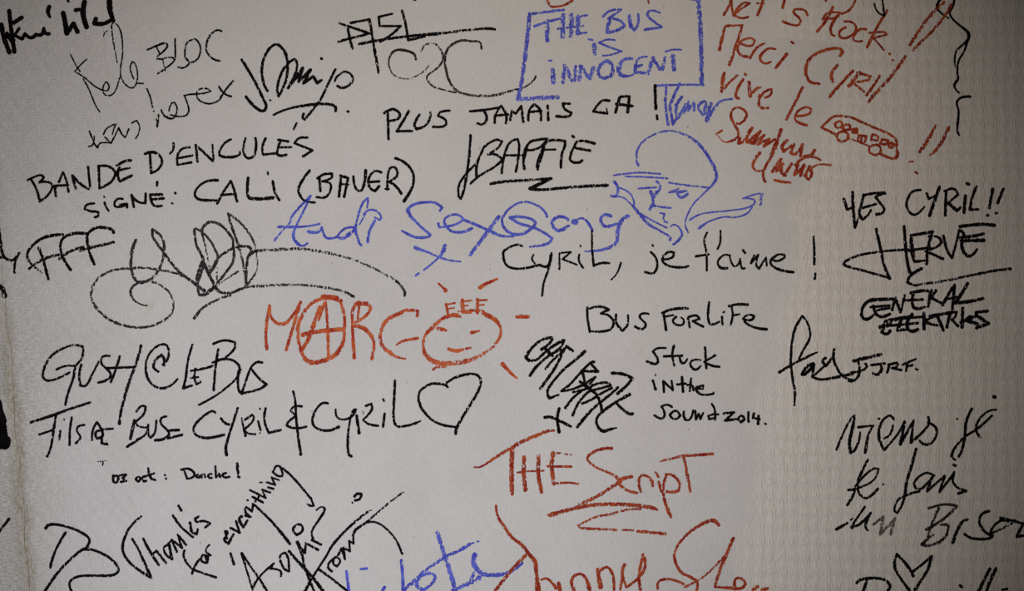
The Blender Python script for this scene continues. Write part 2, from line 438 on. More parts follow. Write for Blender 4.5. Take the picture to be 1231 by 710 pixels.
DATA = r'''
> marker_signature | black | 4.6 | signature | very thick black felt-pen signature cut by the top left corner of the photo
@0 0
letter: d-.4 w5 10 178 25 260 68 378 / w4.6 66 78 80 200 104 375 / w4 30 255 100 290 w4 50 240 95 320
accent: d-.4 w4.4 98 165 158 126
letter: d-.4 w3.6 138 206 105 255 160 282 w4 180 245 225 272 260 248
word: d-.4 w4 262 250 300 248 316 206 330 240 354 244
apostrophe: d-.4 w4.6 356 48 346 85 w2.5 362 125
letter: d-.4 w5.5 456 95 470 160 482 240 w5 530 170 w5 560 230
dot: d-.4 w4.5 546 74 568 69
letter: d-.4 w5.5 610 15 600 100 625 195
letter: d-.4 w5 692 136 680 168 w4.5 740 172 795 150
letter: d-.4 w6 790 8 796 80 w4 820 152
accent: d-.4 w3 480 -20 494 10

> marker_inscription | black | 1.8 | writing | thin dry black scrawl of two lines at upper left, beside the thick black signature
@0 0
letter: 510 395 560 490 578 515 / 600 568 640 640 665 700 690 760 720 808
word: 625 428 580 470 540 515 610 560 700 632 770 655 787 630 778 600 766 590 744 630 750 675 790 690 830 660 862 562 / d.5 845 450 820 310 805 190 822 158 d.2 860 200 880 270 884 400 868 520 890 590 950 635 985 600 992 520 975 460 955 446 940 490 965 568 / 990 600 1034 603
accent: w1.4 d.4 745 266 755 240 775 222
letter: w2.4 d.1 1065 360 1130 330 1190 312 1208 330 1180 370 1138 405 1135 424 1172 425 / w1.6 d.5 1175 425 1192 510 / 1185 420 1240 412 / d.1 w2.2 1140 532 1240 458 1262 430 1250 418 1231 413 / w2 1130 340 1155 390
letter: w2 1264 280 1266 415
letter: w2.2 d.3 1424 292 1400 284 1350 310 1335 400 1360 440 1385 450 1430 420 1448 350 1424 292 / d0 1366 458 1330 488 1286 486
letter: w2.4 d.2 1600 226 1565 218 1510 265 1488 350 1510 400 1550 430 1586 438
letter: w2 d.2 1060 640 1085 700 1100 765 1102 780 / w1.6 1110 803
@0 1
letter: w2 645 238 662 280 680 325 705 358 / 640 348 670 335 680 275
word: w2 d.1 705 358 720 326 760 320 805 322 / 748 262 770 220 836 184 w1.8 810 262 / w2 758 280 800 325 830 270 858 212 880 260 905 282 930 222
bracket: 950 180 985 160 1008 205 1000 255 980 290
letter: d.3 w2.2 1146 115 1135 205 / 1128 150 1136 160 / d.1 1165 85 1190 130 1235 150
@1 0
word: w2 d.1 -12 800 8 745 30 740 48 790 30 845 5 855 -25 840 / 0 828 60 840 115 830 132 790 105 700 98 690 130 682 230 675 d.3 290 658 270 642 220 640 190 668 d.1 205 720 270 748 330 735 368 705
letter: w2.4 d.1 455 583 400 645 360 706 / 350 625 385 672 438 697

> marker_signature | black | 3.3 | signature | looping black signature with an arched stroke and long underline at upper left of centre
@1 0
letter: w3.4 515 432 560 505 620 610 665 705 690 760 680 795 655 800 600 763 545 698
letter: w3.2 700 655 672 600 660 490 690 385 755 322 w3.6 810 352 842 430 w3 838 560 800 660 780 695 770 640 800 530 850 455 895 427 912 450 905 520 850 635
word: w3.4 850 635 900 560 955 490 925 590 1012 502 960 602 1030 552 1060 600 1088 578 / w4 870 600 945 520
letter: w3 1190 500 1140 600 1090 705 1040 775 970 862 954 850 962 820
dot: w3.2 1088 422 1092 424
letter: w2.6 d.2 1186 585 1200 555 1235 528 w3 d0 1262 518 1300 535 1316 570 1295 610 1245 634 1205 620
underline: w2.8 745 828 850 785 w3.4 1000 757 1120 750 1185 765 1192 800
dot: w2.2 718 722 722 724 / w3 1278 804 1284 806

> marker_signature | black | 3.2 | tag | angular black three-letter tag struck through by a long line at top centre
@2 0
letter: w3 -12 168 60 192 205 240 130 262 60 278 -18 302 / w3.2 45 188 62 270 82 350
letter: w3 70 165 205 140 w3.2 235 320 272 525
letter: w2.8 368 100 272 122 278 188 w3 430 188 w3.2 370 245 285 300
letter: w3 440 78 465 170 485 290 w3.6 600 262
underline: w3.4 132 318 300 286 w3 d.1 480 262 w3.8 600 252 d.5 w3 750 238 900 218 d.1 1060 206 1110 212

> marker_signature | grey | 3 | tag | thin round three-character black tag fading out, under the struck-through tag
@2 0
letter: w3 540 428 520 385 430 360 w3 375 375 w2 d.4 346 430 350 490 w1.6 375 535 430 565 d.7 500 565 590 520 d.8 640 465
letter: w2.2 d.6 578 368 610 325 670 315 d.3 w2.4 720 360 735 430 690 495 625 545 w2 620 570 660 620 730 645 830 668
letter: w2.8 d.2 1012 350 1000 305 930 297 w3 870 292 790 330 755 390 753 480 780 580 820 640 860 668 w2.8 d.5 960 690 1100 688 1231 655 w2.2 1330 625 d.3 1390 580 1405 550

> marker_inscription | blue | 3.2 | writing | blue message in three lines of capitals inside a drawn box at top centre
@3 0
border: w2.9 d.3 375 72 250 86 130 102 / w4.0 130 102 118 230 95 430 70 600 48 705 / w4.5 d.5 45 716 200 708 330 702
border: w1.8 d.1 1231 -12 1330 2 1342 8 / w4.7 d.35 1348 8 1362 200 1370 400 1372 600 / w1.9 d.1 1386 612 1231 613 1060 619
letter: w2.7 d.2 165 190 250 160 350 135 / w4.7 d.45 260 155 258 290
letter: w5.2 d.45 374 112 368 260 / w2.5 335 208 485 190 / w4.7 434 110 428 258
letter: w2.2 d.2 545 108 470 125 / w4.5 d.4 480 120 478 240 / w2.5 475 190 515 186 / 480 243 540 236
letter: w2.5 d.2 660 120 710 78 790 70 w2.9 700 135 / w4.5 d.4 705 140 692 228 / w2.7 d.2 710 132 785 150 815 185 w3.4 780 212 700 236
letter: w3.8 d.3 852 115 860 185 885 214 w2.7 912 175 914 102
letter: w2.5 d.2 1070 90 1000 78 980 110 1040 165 1085 195 w3.1 1040 202 960 214
letter: w4.7 d.5 597 325 598 385 / w2.0 d0 555 283 585 289
letter: w2.1 d.2 745 290 690 286 630 308 720 345 795 370 730 392 660 402
letter: w4.9 d.45 300 505 303 592 / w2.0 d.1 270 438 288 436
letter: w4.5 d.45 370 590 385 475 / w3.8 390 480 435 580 / w3.4 455 580 462 480
letter: w4.0 d.4 490 575 498 480 / w3.4 505 480 555 560 / w3.8 565 565 590 490
letter: w3.6 d.35 685 440 640 475 625 525 660 562 715 545 732 490 710 450 685 440
letter: w3.1 d.3 870 425 810 432 w4.5 775 490 790 540 w3.1 830 548 872 540
letter: w2.2 d.2 975 408 915 425 w4.0 895 480 895 522 w2.7 965 526 / 890 488 940 468
letter: w3.8 d.4 985 530 1022 418 / w3.4 1022 418 1065 495 w5.2 1070 495 / w3.4 1090 500 1108 415
letter: w2.1 d.1 1112 372 1170 358 1222 360 / w4.9 d.4 1165 405 1172 498

> marker_inscription | black | 3.1 | writing | black capitals in three words with exclamation mark, just below the blue boxed message
@2 1
letter: w3.1 343 295 337 110 / 312 108 340 90 380 80 422 110 415 145 345 165
letter: 490 92 445 170 402 238 512 236
letter: 565 120 530 190 w3.4 545 222 w2.8 605 200 640 150 d.4 645 105
letter: w2.8 785 90 720 100 700 128 755 160 750 198 w3.4 665 206
letter: 932 95 1070 80 1160 62 / w3 1025 85 1052 140 1030 185 985 182
letter: w3 1110 178 1115 120 1155 56 1192 120 1190 180 / 1112 125 1205 118
@3 1
letter: w2.8 -10 158 2 92 30 112 70 56 w3.2 85 170
letter: w3 120 160 130 85 165 44 205 85 212 160 / 125 100 215 92
letter: w3.2 260 55 265 158
letter: w3 420 40 370 38 385 78 w3 432 105 415 130 w3.6 325 130
letter: w3 705 18 650 22 590 95 690 110 w2 685 75
letter: w3.2 750 103 775 15 785 -8 850 -12 w3.4 838 102 / 755 42 872 56
mark: w3.6 1037 -92 1037 0 1042 75
dot: w3 1048 125 1052 150

> marker_signature | blue | 2.4 | signature | small blue signature with a top bar, squeezed between black exclamation mark and red writing
@@735 100 6.45
border: w2.4 d.3 360 18 540 12 715 14
word: w2.8 d.3 425 35 418 150 440 320 / w3 530 5 475 120 450 200 / w2.8 455 180 475 320 w3.6 520 250 / w3 500 170 545 105 500 200 520 265 575 165 560 230 w2.8 600 145 595 210 w3 640 150 640 210 / w3 720 140 675 180 710 245 735 150 725 235 755 230 / w3.8 770 160 760 190 740 290 w2.8 800 190 850 140 w2.2 935 122

> marker_signature | black | 3.2 | signature | bold slanted black signature with a zigzag underline left of blue face sketch
@2 1
letter: w3.2 935 268 925 420 905 560 w3 890 650 865 725 848 700 855 620 900 550 w2.6 960 485 985 455
letter: w2.8 935 615 1000 560 1100 500 w3.2 1168 445 w2.8 1120 408 1060 405 1130 360 1162 312 1120 300 1040 345 1015 390 w3.2 980 480 978 565
letter: w3 1160 540 1170 450 1205 340 1240 305 1275 295 w3 1286 340 1278 440 1262 530 / w2.8 1178 412 1312 412
@3 1
letter: w3.2 92 510 90 400 130 320 190 300 260 292 / w2.8 105 375 190 362 w2.6 255 300 / w2 92 440 115 350
letter: w3.2 188 515 185 480 215 390 260 312 385 310 385 340 362 410 356 500 / w2 190 510 240 360 / w2.8 220 372 315 370
dot: w3 440 272 450 282
letter: w3.6 598 327 w3 480 310 450 355 422 430 440 460 490 463 510 448 / w3.2 455 358 566 378
underline: w3.6 -150 618 -60 602 w3 d.4 100 592 d0 w3.6 285 580 w4 200 620 132 652 w3.4 220 660 d.4 450 640 d0 w4 690 628

> line_drawing | blue | 2 | drawing | blue line sketch of a capped face with eye, nose and scarf, above centre right
@@735 190 6.45
outline: w2.6 d.4 210 55 195 10 w2.4 208 -80 w1.8 280 -155 400 -206 500 -206 w3 d.3 610 -160 w3.2 700 -85 770 20 w3.6 810 110 w3 805 175 w1.8 d.1 700 290 640 350 590 440 572 510 595 575
brim: w2 d.2 20 133 75 125 220 112 380 123 / 112 142 300 148 435 157 / w2 445 190 600 212 760 228
eye: w2.4 d.1 210 236 345 226 / w2.6 350 180 378 215 360 265 / w2 520 236 448 266 585 252 510 275 w3 540 305 590 278
nose: w4 d.2 305 262 325 300 350 265 / w3 320 300 w2.6 325 350 / w3.4 300 395 320 360 w2.2 345 372 460 385
mouth: w2 d.1 378 424 412 432 405 480 434 500
outline: w3 d.2 18 175 48 225 42 290 0 292 / w1.8 65 230 130 262 165 305 175 360 / w1.8 0 295 90 306 150 355 w3.4 200 410 w3 280 505 w2.4 370 560 w2 455 610 w3.6 455 630 / w2 210 420 300 475 430 540
chin: w2 d.2 460 528 490 516 530 545 w3 545 600 w2.4 480 668
scarf: w2.4 d.1 608 478 w1.8 700 432 900 408 1030 390 1080 372 1110 350 1105 322 1020 312 1140 275 1180 280 / w3 680 542 w1.8 760 490 870 456 960 458 1050 430 1090 380 / w2.6 d.4 1162 282 1155 360

> marker_inscription | red | 3.2 | writing | slanting red message in three lines at top right, above the bus drawing
@4 0
letter: w3 d.1 352 -6 340 40 300 106 / w2.6 355 0 362 70 w3.6 375 110
letter: w2.6 375 108 430 62 488 24 450 20 400 60 385 105 420 130 475 122
letter: w3.2 585 -4 568 50 545 108 / w2.2 540 24 590 26
apostrophe: w3 740 -4 726 56
letter: w2.6 905 110 880 72 810 70 805 90 855 145 w2.8 835 182 770 172 728 154
letter: w3.2 975 226 1030 160 1088 52 / w2.6 1015 140 1050 95 1140 92 1110 128 1020 132 / w3.4 1120 115 1075 195 w2.6 1078 245 1100 258 / w2.6 d.1 1150 100 1210 70 1250 5
letter: w3 1180 198 1140 225 1145 270 1190 272 w2.6 1240 240 1256 200 1230 162 1170 155
letter: w3 d0 1328 212 1285 212 1238 262 w2.4 1242 292 1300 296
letter: w3.2 1480 76 1400 210 1336 340 / w2.4 1350 238 1460 232 1476 250 w2.2 1380 275 1420 318 1456 360
dot: w3 1497 388 1500 390
letter: w3.4 d.2 270 360 292 260 312 195 w2.6 370 186 435 182 w3.6 400 300 342 465
letter: w2.4 d.1 430 318 500 330 525 295 495 275 430 295 w3 400 350 425 398 470 408
letter: w3 490 420 540 345 w2.6 597 312
letter: w2.6 672 355 620 352 w3.2 565 405 570 440 w2.4 600 458 640 446
letter: w3.6 755 390 w3 676 490
dot: w2.8 d.2 790 303 803 312
letter: w3.4 d.1 1140 402 1160 375 1130 350 1060 355 960 392 w3.6 905 450 893 530 w3 925 590 990 604
letter: w3.6 d.2 1120 472 1080 530 1086 588 / 1231 512 1150 600 1062 698
letter: w4.2 d.3 1205 618 1280 525 / w2.8 1265 525 1360 550 1345 575 1270 590 1231 590 / 1231 595 1312 660
letter: w3.2 d.1 1425 548 1380 620 1332 686
letter: w3.4 d.4 1615 402 1500 560 1380 690 1345 735
mark: w3.6 d.4 1888 16 1760 150 1700 240 1645 322
mark: w3.4 d.3 1945 36 1870 150 w3 1770 260 1668 360
dot: w2.6 d0 1520 434 1523 436 / w3 1035 0 1038 4
letter: w4 d.3 300 528 w3.4 285 660 w2.6 345 590 398 546
letter: w3.2 440 573 400 640 388 695 408 710
dot: w3 455 535 460 540
letter: w4 d.3 482 595 w3.4 490 695 530 645 w2.6 565 628
letter: w2.8 d.2 560 705 600 660 645 645 640 680 600 705 / w3.6 560 690 w3 555 755 575 778 620 778
letter: w3.2 d.2 868 632 830 712 w3.4 752 860
letter: w2.6 d.1 825 838 915 822 932 788 890 774 830 810 w3 818 865 850 888 900 903

> line_drawing | red | 2.6 | drawing | small red outline drawing of a bus with two wheels and a row of windows
@4 1
outline: w2.8 d.2 1006 212 1090 135 1140 128 1231 140 / 1231 142 1380 210 1500 262 1548 310 1548 370 w4 1555 400 w3 1535 436 1430 400 / w3 1008 212 1110 262 / w2 1190 288 1240 302 1360 350
wheel: w3 d.1 1155 240 1120 262 1125 300 1160 312 1195 290 1190 250 1155 240
wheel: w2.8 d.1 1395 336 1355 355 1355 390 1395 410 1430 390 1430 350 1395 336
window: w2.8 d.1 1128 168 1102 185 1115 210 1150 205 1152 175 1128 168
window: w2.8 1185 190 1160 205 1170 228 1210 225 1210 198 1185 190
window: w3.4 1225 228 1260 220 1262 248 1232 245
window: w2.8 1268 306 1275 268 1328 274 1312 322 1290 320 1296 280
window: w2.6 1372 262 1412 275 1410 305 1365 300 1372 268
window: w2.8 1440 296 1490 306 1470 332 1430 325 1445 300
window: w3.6 1495 322 1530 338 1510 356 1492 345 1495 325

> marker_mark | red | 3 | punctuation | two slanting red exclamation marks to the right of the red bus drawing
@5 1
mark: w3.2 d.3 598 200 w3.8 550 290 485 385
mark: w3.8 d.3 692 212 640 320 595 380 w1.6 555 412
dot: w2.2 d0 410 458 436 457
dot: w2.6 453 532 466 542

> marker_signature | red | 3 | signature | dense red two-line signature under the red message, left of the bus drawing
@@855 120 7.69
letter: w2.6 d.1 238 218 260 222 w3 318 170 325 120 w2.4 260 72 200 90 w3 182 150 215 230 248 290 w3 240 345 185 380 w1.2 d.4 120 388 70 340 w2.4 d0 50 315 100 282
word: w3.4 d.1 265 355 250 400 w2.8 295 385 380 258 w3 345 300 330 390 455 290 w3.6 380 400 w2.8 490 325 w3.2 430 410 w2.6 540 360 w3 485 430 590 365 / w4 330 385 395 400 / w4 645 275 w3.8 615 370 w5 595 420 w3.4 545 540 500 620 w3 480 690 488 740 500 755 / w3.6 700 375 655 430 670 475 w3 765 410 735 490 w3.4 780 500 w3 845 410 w3.2 825 520 / w2.6 850 520 920 505 w3.6 955 465 935 515
letter: w3.4 d.2 450 490 w3 405 550 385 615 w2.6 420 655 470 652 505 610
word: w3.8 d.1 565 662 600 610 645 552 / w3 605 640 640 600 w3.4 660 590 650 670 685 700 / w3.4 680 690 742 592 / w2.8 600 660 640 640 / w3.4 780 600 w3.2 w3 850 540 930 525 w2.4 1010 555 / w3.6 800 600 770 690 w3.2 830 640 860 600 w3.4 825 700 / w3.4 910 615 865 700 / w3 1100 602 w2 1010 595 960 610 w3.4 920 640 930 680 w3 905 735 880 720 875 690
underline: w2.6 d.1 583 741 w3.4 650 755 w2.8 730 766

> marker_inscription | black | 2.9 | writing | black capitals in two long lines at left, ending with a bracketed word
@0 1
letter: w3 285 730 260 650 222 582 / w2.6 200 590 290 555 318 572 w2.8 285 608 350 605 378 635 345 700 285 745
letter: w3.4 398 640 404 705 / w3 390 632 492 628 / w2.8 425 605 455 535 478 590 495 675
letter: w3.2 545 652 522 558 / w3 522 558 590 625 640 655 / 635 495 650 635
letter: w3 718 645 712 490 / w3 710 488 780 492 830 530 820 580 780 620 718 650
letter: w3.2 845 484 900 455 945 448 / w2.8 850 522 935 503 / w3 862 500 850 555 865 600 w3.2 950 558
letter: w3 1092 540 1082 400 / w3.4 1048 400 1110 390 w3 1160 425 1168 465 1140 515 1090 540
apostrophe: w2.8 1252 325 1250 370 1228 398
@1 1
letter: w2.8 138 355 85 365 52 410 50 480 w3 150 463 / w2.8 45 435 158 413
letter: w3 195 458 182 338 / w3 182 338 250 400 305 455 / w2.6 d.4 302 335 310 440
letter: w2.8 d0 435 298 385 330 350 400 w3.4 370 420 450 424 w2.4 500 405 500 388
letter: w3 540 290 525 370 540 420 570 433 605 410 618 340 612 288
letter: w3 686 290 664 350 668 408 760 398
letter: w3 850 312 778 300 / 795 305 770 400 w3.2 800 415 835 408 / w2.8 788 355 870 353
accent: w3 910 182 w2 888 225
letter: w2.8 990 285 930 288 895 325 960 350 1025 376 w3.2 957 420
@0 2
letter: w2.8 680 50 625 62 612 92 660 108 705 112 712 135 685 150
letter: w2.8 755 45 768 80 784 102 / w2 750 0 754 6
letter: w2.8 885 18 845 20 825 55 840 76 w3.4 895 65 / 870 62 915 55 918 78
letter: w3.2 966 75 950 -10 / w3 952 0 1000 40 1050 48 1052 -20
letter: w3.4 1170 -14 1085 -12 1095 40 1118 68 w3 1168 68 / w3 1098 22 1182 14
accent: w3 1135 -105 1133 -78
dot: w2.8 1264 -26 1268 -22 / 1242 46 1245 50
@1 1
letter: w3.4 340 592 w2.8 260 600 200 640 175 690 w3.2 195 725 240 735 330 737
letter: w3 338 760 380 680 435 598 w3.2 455 650 480 745 / w2.8 365 698 470 690
letter: w3.4 560 575 556 690 w4 575 722 740 718
letter: w3.2 738 600 755 680 785 735 / w2.6 702 535 704 548
bracket: w3.2 1005 522 960 580 925 650 935 700 w2.6 970 740 1042 752
letter: w3 1082 670 1075 580 / 1060 578 1110 548 1165 545 1160 575 w2.8 1095 600 1150 615 1155 660 w3 1120 712 1055 712
@2 1
letter: w3.4 0 560 -15 708 / w3 -5 558 50 575 38 640 22 712 / w2.8 -5 620 52 622
letter: w3 90 565 98 630 125 668 150 662 w3.4 170 600 178 520
letter: w3 290 535 240 528 200 580 205 640 w3.2 245 670 275 635 / w3 200 605 275 600
letter: w2.8 335 660 335 590 350 510 385 498 405 530 400 565 345 605 w3.2 390 630 435 688 / w2.4 320 655 345 655
bracket: w3.2 392 432 460 465 510 520 525 580 510 650 w4 455 742

> marker_signature | black | 3.6 | signature | black slanting tag of three repeated letters near the left edge
@0 2
letter: w3.2 225 485 195 420 240 350 w3.6 310 300 400 278 w3.2 455 274 / w2.4 d.6 215 475 240 500 300 550 / w3.4 d.1 280 372 310 450 348 595 / w3 d.3 212 520 w3.4 310 455 430 418
letter: w3.6 d.1 620 268 530 268 w3.2 460 298 438 340 440 400 470 470 510 530 / w3.2 d.3 430 450 500 400 600 365
letter: w3.6 d.1 820 260 800 235 700 225 w3.2 640 262 w3.6 628 300 645 400 680 488 / w3.2 d.3 580 390 650 372 820 330

> marker_mark | black | 3 | writing | cropped y-shaped black stroke at the left edge beside the three-letter tag
@0 2
letter: w3 -8 230 4 320 18 410 w3 40 445 85 462 w2.8 115 440 140 408 / 135 412 108 480 106 550 / w3.4 -8 440 18 440
stroke: w5 0 645 22 675 36 720

> marker_signature | grey | 3.4 | signature | large grey-black flourish of petal loops with long fading tails, left of centre
@0 2
stroke: w3.6 d.15 980 315 955 390 w3.4 945 500 970 590 1010 622 1060 610 d.35 w3 1110 580 1160 500 1180 430 1186 360 1165 290 w3 d.15 1100 238 1108 300 w3.2 1180 400 1231 472 1290 540 1400 625 w4.2 1475 682
stroke: w2.6 d.5 1420 630 1350 590 1270 555 1150 530 1050 516 w2.8 950 518 820 532 720 580 670 650 658 710 w3.2 d.4 690 795 770 875 860 920 w2.8 980 945 1090 935 d.6 1180 895 1231 855 w2.2 d.5 1252 800 1245 740 1220 690 1150 635 w2.8 1070 612 d.3 w3 1000 622 950 665 945 708 w2 975 755 1030 783 1060 787
@@180 250 7.46
stroke: w3.4 d.15 415 690 480 480 w3 d.1 420 330 400 200 412 185 w2.8 470 215 540 290 590 380 610 450 560 560 / w3.6 d.1 480 480 520 570 580 690 / w3.2 d.2 430 690 425 620 460 500 480 470
stroke: w3.4 d.15 475 250 480 170 545 125 w3 640 155 740 270 w3 750 340 750 470 680 580 w3.4 d.3 590 690 / w2.2 d.6 475 250 500 350 520 450 540 560
stroke: w3.2 d.2 800 345 w3 730 150 702 50 w2.6 d.3 800 120 880 210 940 320 d.6 w2 950 360 965 500 960 560 d.5 w2.8 880 680
stroke: w3 d.2 545 575 610 455 700 385 w3.4 800 345 880 345 912 380 w3 880 440 868 560 860 700 / d.5 w3 800 350 830 470 855 600 860 690
stroke: w2 d.6 605 530 600 640 / w1.8 d.7 600 700 680 640 w2.8 d.4 790 570
stroke: w3.6 d.2 900 420 940 390 d.6 w2.8 1060 375 1231 365
@1 2
stroke: w3.2 d.6 750 388 930 378 1100 400 w2.6 d.7 1231 430 1331 460 1480 525 w3 d.6 1630 612 w3 d.2 1688 680 1690 715
stroke: w3.2 d.15 200 660 210 705 250 708 w5 315 660 w3.2 d.3 360 690 430 697 w3 545 655 d.65 700 645 850 638 1000 642 1130 660 1231 680 d.2 w3.4 1320 722
stroke: w3.4 d.3 430 712 w2.8 d.5 350 740 240 800 w3.6 d0 172 878 / w4 210 708 245 710

> marker_inscription | blue | 2.7 | writing | blue handwriting in light letters with an x below, across the middle left of centre
@@325 230 5.59
letter: w2.6 d.1 270 30 240 60 150 160 w2 d.5 130 210 100 240 w2.6 d.3 28 330 / w2.4 d0 268 35 225 130 175 230 w3.4 155 300 w3.4 185 352 w2.4 220 365 248 348
word: w3 d.1 55 238 150 238 w2.4 240 235 330 218 / w3.4 255 270 320 272 w2.4 345 240 w2.6 365 300 390 315 440 308 / w2.6 560 240 500 250 450 300 w3.2 470 316 520 300 565 255 / w1.6 510 290 550 265
letter: w2.4 d.1 655 45 620 80 580 200 w3 575 270 600 350 612 360 / w2 658 50 650 110 / w1.8 d.3 640 150 600 220
letter: w2.2 d.1 628 155 660 125 710 130 745 170 735 192 702 175 / w3 705 195 665 270 655 340
letter: w2.8 d.1 1140 130 1155 108 1110 78 1050 72 960 90 w4 925 130 w2.8 990 215 1075 290 w3 1060 305 980 308 w2.4 885 265
@@560 230 5.59
letter: w2.6 -185 215 -180 240 -100 230 -30 200 -25 175 -70 155 -125 170 w3 -145 205 -100 265 -20 272 w3.4 40 248
letter: w3 d.1 -15 190 60 220 160 265 240 298 w2.2 320 302 / w4 d.3 220 170 150 265 w3.6 30 425
letter: w2.6 d.1 545 170 w3 540 150 w2.4 490 100 400 70 320 95 w3 250 170 250 230 w3.2 300 280 380 285 450 240 w2.8 470 210 w3 440 185 360 170 w4 300 175 w2.8 360 215 450 240 530 280 w3 580 315 550 350 w2 430 372
letter: w3.4 d.2 685 190 650 170 600 180 w3.4 580 220 620 262 690 230
letter: w6 725 205 740 205 / w2.2 d0 755 185 790 182 w2.8 825 215 850 262
letter: w3.4 d.2 975 165 920 162 w3.4 910 210 940 235 w2.6 1030 210 / w4 1090 165 w4 1045 200 1020 270 w3.4 1015 335 980 370 w3 900 395 w1.6 d.4 800 402
@2 2
mark: w4 d.15 535 370 w2.6 620 400 w2 700 435 780 460 860 470 / w4 750 355 735 400 w2 700 445 w2.4 600 530 / w2.4 560 555 540 570

> marker_inscription | black | 2.8 | writing | fine black words ending in a tall exclamation mark, right under the blue face sketch
@@560 230 5.59
letter: w2.8 378 368 340 358 265 392 w3 250 420 w2.8 270 490 310 514 380 518 500 492
letter: w2.2 455 425 445 455 465 485 / w3 500 495 550 500 575 415 / w3 570 430 555 520 w2.6 525 610 512 700
letter: w2.4 630 415 628 522 / w2.6 645 412 705 408 w2.4 650 455 745 492
letter: w2.6 762 425 760 465 788 512 / w2 770 362 772 370
letter: w2.4 848 265 850 400 w3 860 500 w3 905 482 962 482
comma: w2.6 1042 480 w2 1015 550 978 592
@3 2
letter: w2.8 1005 402 1040 440 1052 500 1030 550 w3 1005 555 965 545 / w2.6 1018 350 1021 356
letter: w2.8 1090 455 1160 440 1172 405 1130 402 1090 440 1095 475 1150 505 w3.2 1231 512 1275 505
@4 2
letter: w2.6 180 262 160 320 175 400 178 535 / w3 100 432 190 418
apostrophe: w2.4 277 248 275 330 256 378
letter: w2.6 345 425 300 425 258 470 w3 275 512 325 517
letter: w2.4 345 435 370 500 400 495 420 450 w3 430 515 450 518 / w2.8 440 388 455 408
letter: w2.6 520 425 497 482 w2.4 550 420 535 490 w2.8 555 522 w2.2 605 440 612 500
letter: w2.8 645 455 690 465 738 440 735 420 690 422 w3 642 460 645 495 w3.2 710 530 w3.4 802 546
mark: w2.8 950 290 954 400 w3 955 490
dot: w3 962 558 957 595

> marker_inscription | black | 3.4 | writing | bold black capitals in two underlined lines near the right edge
@@900 200 3.716
letter: w3.4 425 145 440 192 w3 470 182 / w3.4 464 115 468 200 475 272 w2.4 497 215
@5 2
letter: w3.4 80 -12 62 60 48 120 w3.4 72 165 w2.6 110 135 132 98 / w3 65 85 168 55 / w3.4 82 -8 150 -22 232 -26
letter: w3 235 -22 200 -12 165 5 w3.2 200 50 228 92 w3.2 215 118 w3.6 172 130
@@900 200 3.716
letter: w3 768 105 730 115 705 165 720 205 745 215 w2.4 785 180
letter: w3 795 120 805 145 w2.8 835 130 / w3.8 852 92 808 220
letter: w3.4 882 112 878 218 / w3 875 110 915 100 935 125 890 165 w3.6 900 170 930 198 945 185
letter: w3.6 968 130 962 206 / w4 976 76 982 80
letter: w3.4 1017 90 1000 135 988 192 w3.2 1025 192
mark: w3.6 1090 100 1075 185 / 1068 218
mark: w3.4 1138 100 1112 163 / 1106 208
letter: w3.4 570 280 590 370 605 440 w3.8 630 500 / w3.6 695 268 705 400 w4 720 472 / w3 d.2 720 372 640 375 w3 500 395 430 425 428 440 530 470 630 498
letter: w3.6 d0 822 292 725 308 w5 730 370 w3.6 740 425 w3 795 420 / w3.4 700 378 810 362
letter: w3.6 820 295 800 370 795 435 / w3 805 312 850 318 858 345 w3 790 378 w3.6 868 412
letter: w3.4 870 310 885 370 908 408 w2.8 925 350 940 285
letter: w3.4 940 285 960 300 w4 952 350 w3.6 965 388 990 400 w3 1020 370 / w4 945 318 1010 310 w3.2 1050 300 / w4.4 950 330 1050 330
border: w4 944 268 1040 258 1098 263
underline: w3.8 772 456 725 485 w3.4 708 515 740 530 w3 d.45 780 524 850 515 d.2 1000 485 1100 465 w4 1168 458

> marker_signature | black | 3.6 | writing | cramped thick black two-line inscription overlapping itself, at right below the underlined capitals
@5 3
letter: w4 310 32 200 35 120 45 w3.6 75 90 65 150 95 178 160 140
letter: w3.6 150 82 190 155 268 140 / w3 130 90 270 78 / w3 180 112 265 95
letter: w3.6 285 110 305 35 / w3.6 310 25 345 125 / w3 350 115 375 5
letter: w3.8 440 -15 430 60 450 98 w3 520 90 / w3.4 370 42 505 35
letter: w3.6 545 85 560 -5 570 -30 / w3.6 420 -12 520 -30 560 -20 / w3.4 600 -30 570 25 w3.6 650 65
letter: w3.6 650 75 690 0 735 -70 w3.2 725 50 720 105 / w3 690 30 750 15
letter: w4 830 -80 775 10 740 60 w4 840 50 940 28
letter: w4.4 430 155 260 188 / w5 200 235 270 215 / w3.8 240 190 210 270 w4 245 282 270 262
letter: w3.8 350 180 325 258 w3.4 390 250 / w3.4 280 222 470 205
letter: w3.8 430 140 395 200 w4.4 400 245 w3.6 435 264 470 250 / w3.2 380 170 500 160
letter: w4.4 515 135 516 245 / w3.6 600 150 530 185 545 205 w3.4 610 220
letter: w4 560 155 720 128 / w4 610 150 655 255
letter: w3.8 700 145 680 235 / w3.2 690 130 750 125 740 160 715 180 w3.8 760 225
letter: w4.2 795 100 790 235 / w3.4 780 200 830 180
letter: w4 850 158 815 185 w4 900 210 / w3.8 830 180 900 150
letter: w4 972 118 w3.4 890 128 w4.4 905 155 980 208 w4 895 240

> marker_signature | black | 3 | signature | black signature with a tall f-like loop followed by small initials, right of centre
@4 3
letter: w2.8 845 460 880 390 915 330 w2.6 925 280 905 205 w3 868 155 820 235 795 330 w3.2 785 500 800 620 w3 d.2 815 720 808 795 / w3.6 d0 702 560 w3 780 512 w3.2 900 450 w2 975 415
letter: w3.6 950 498 910 512 865 575 890 572 950 508 w3.2 942 595
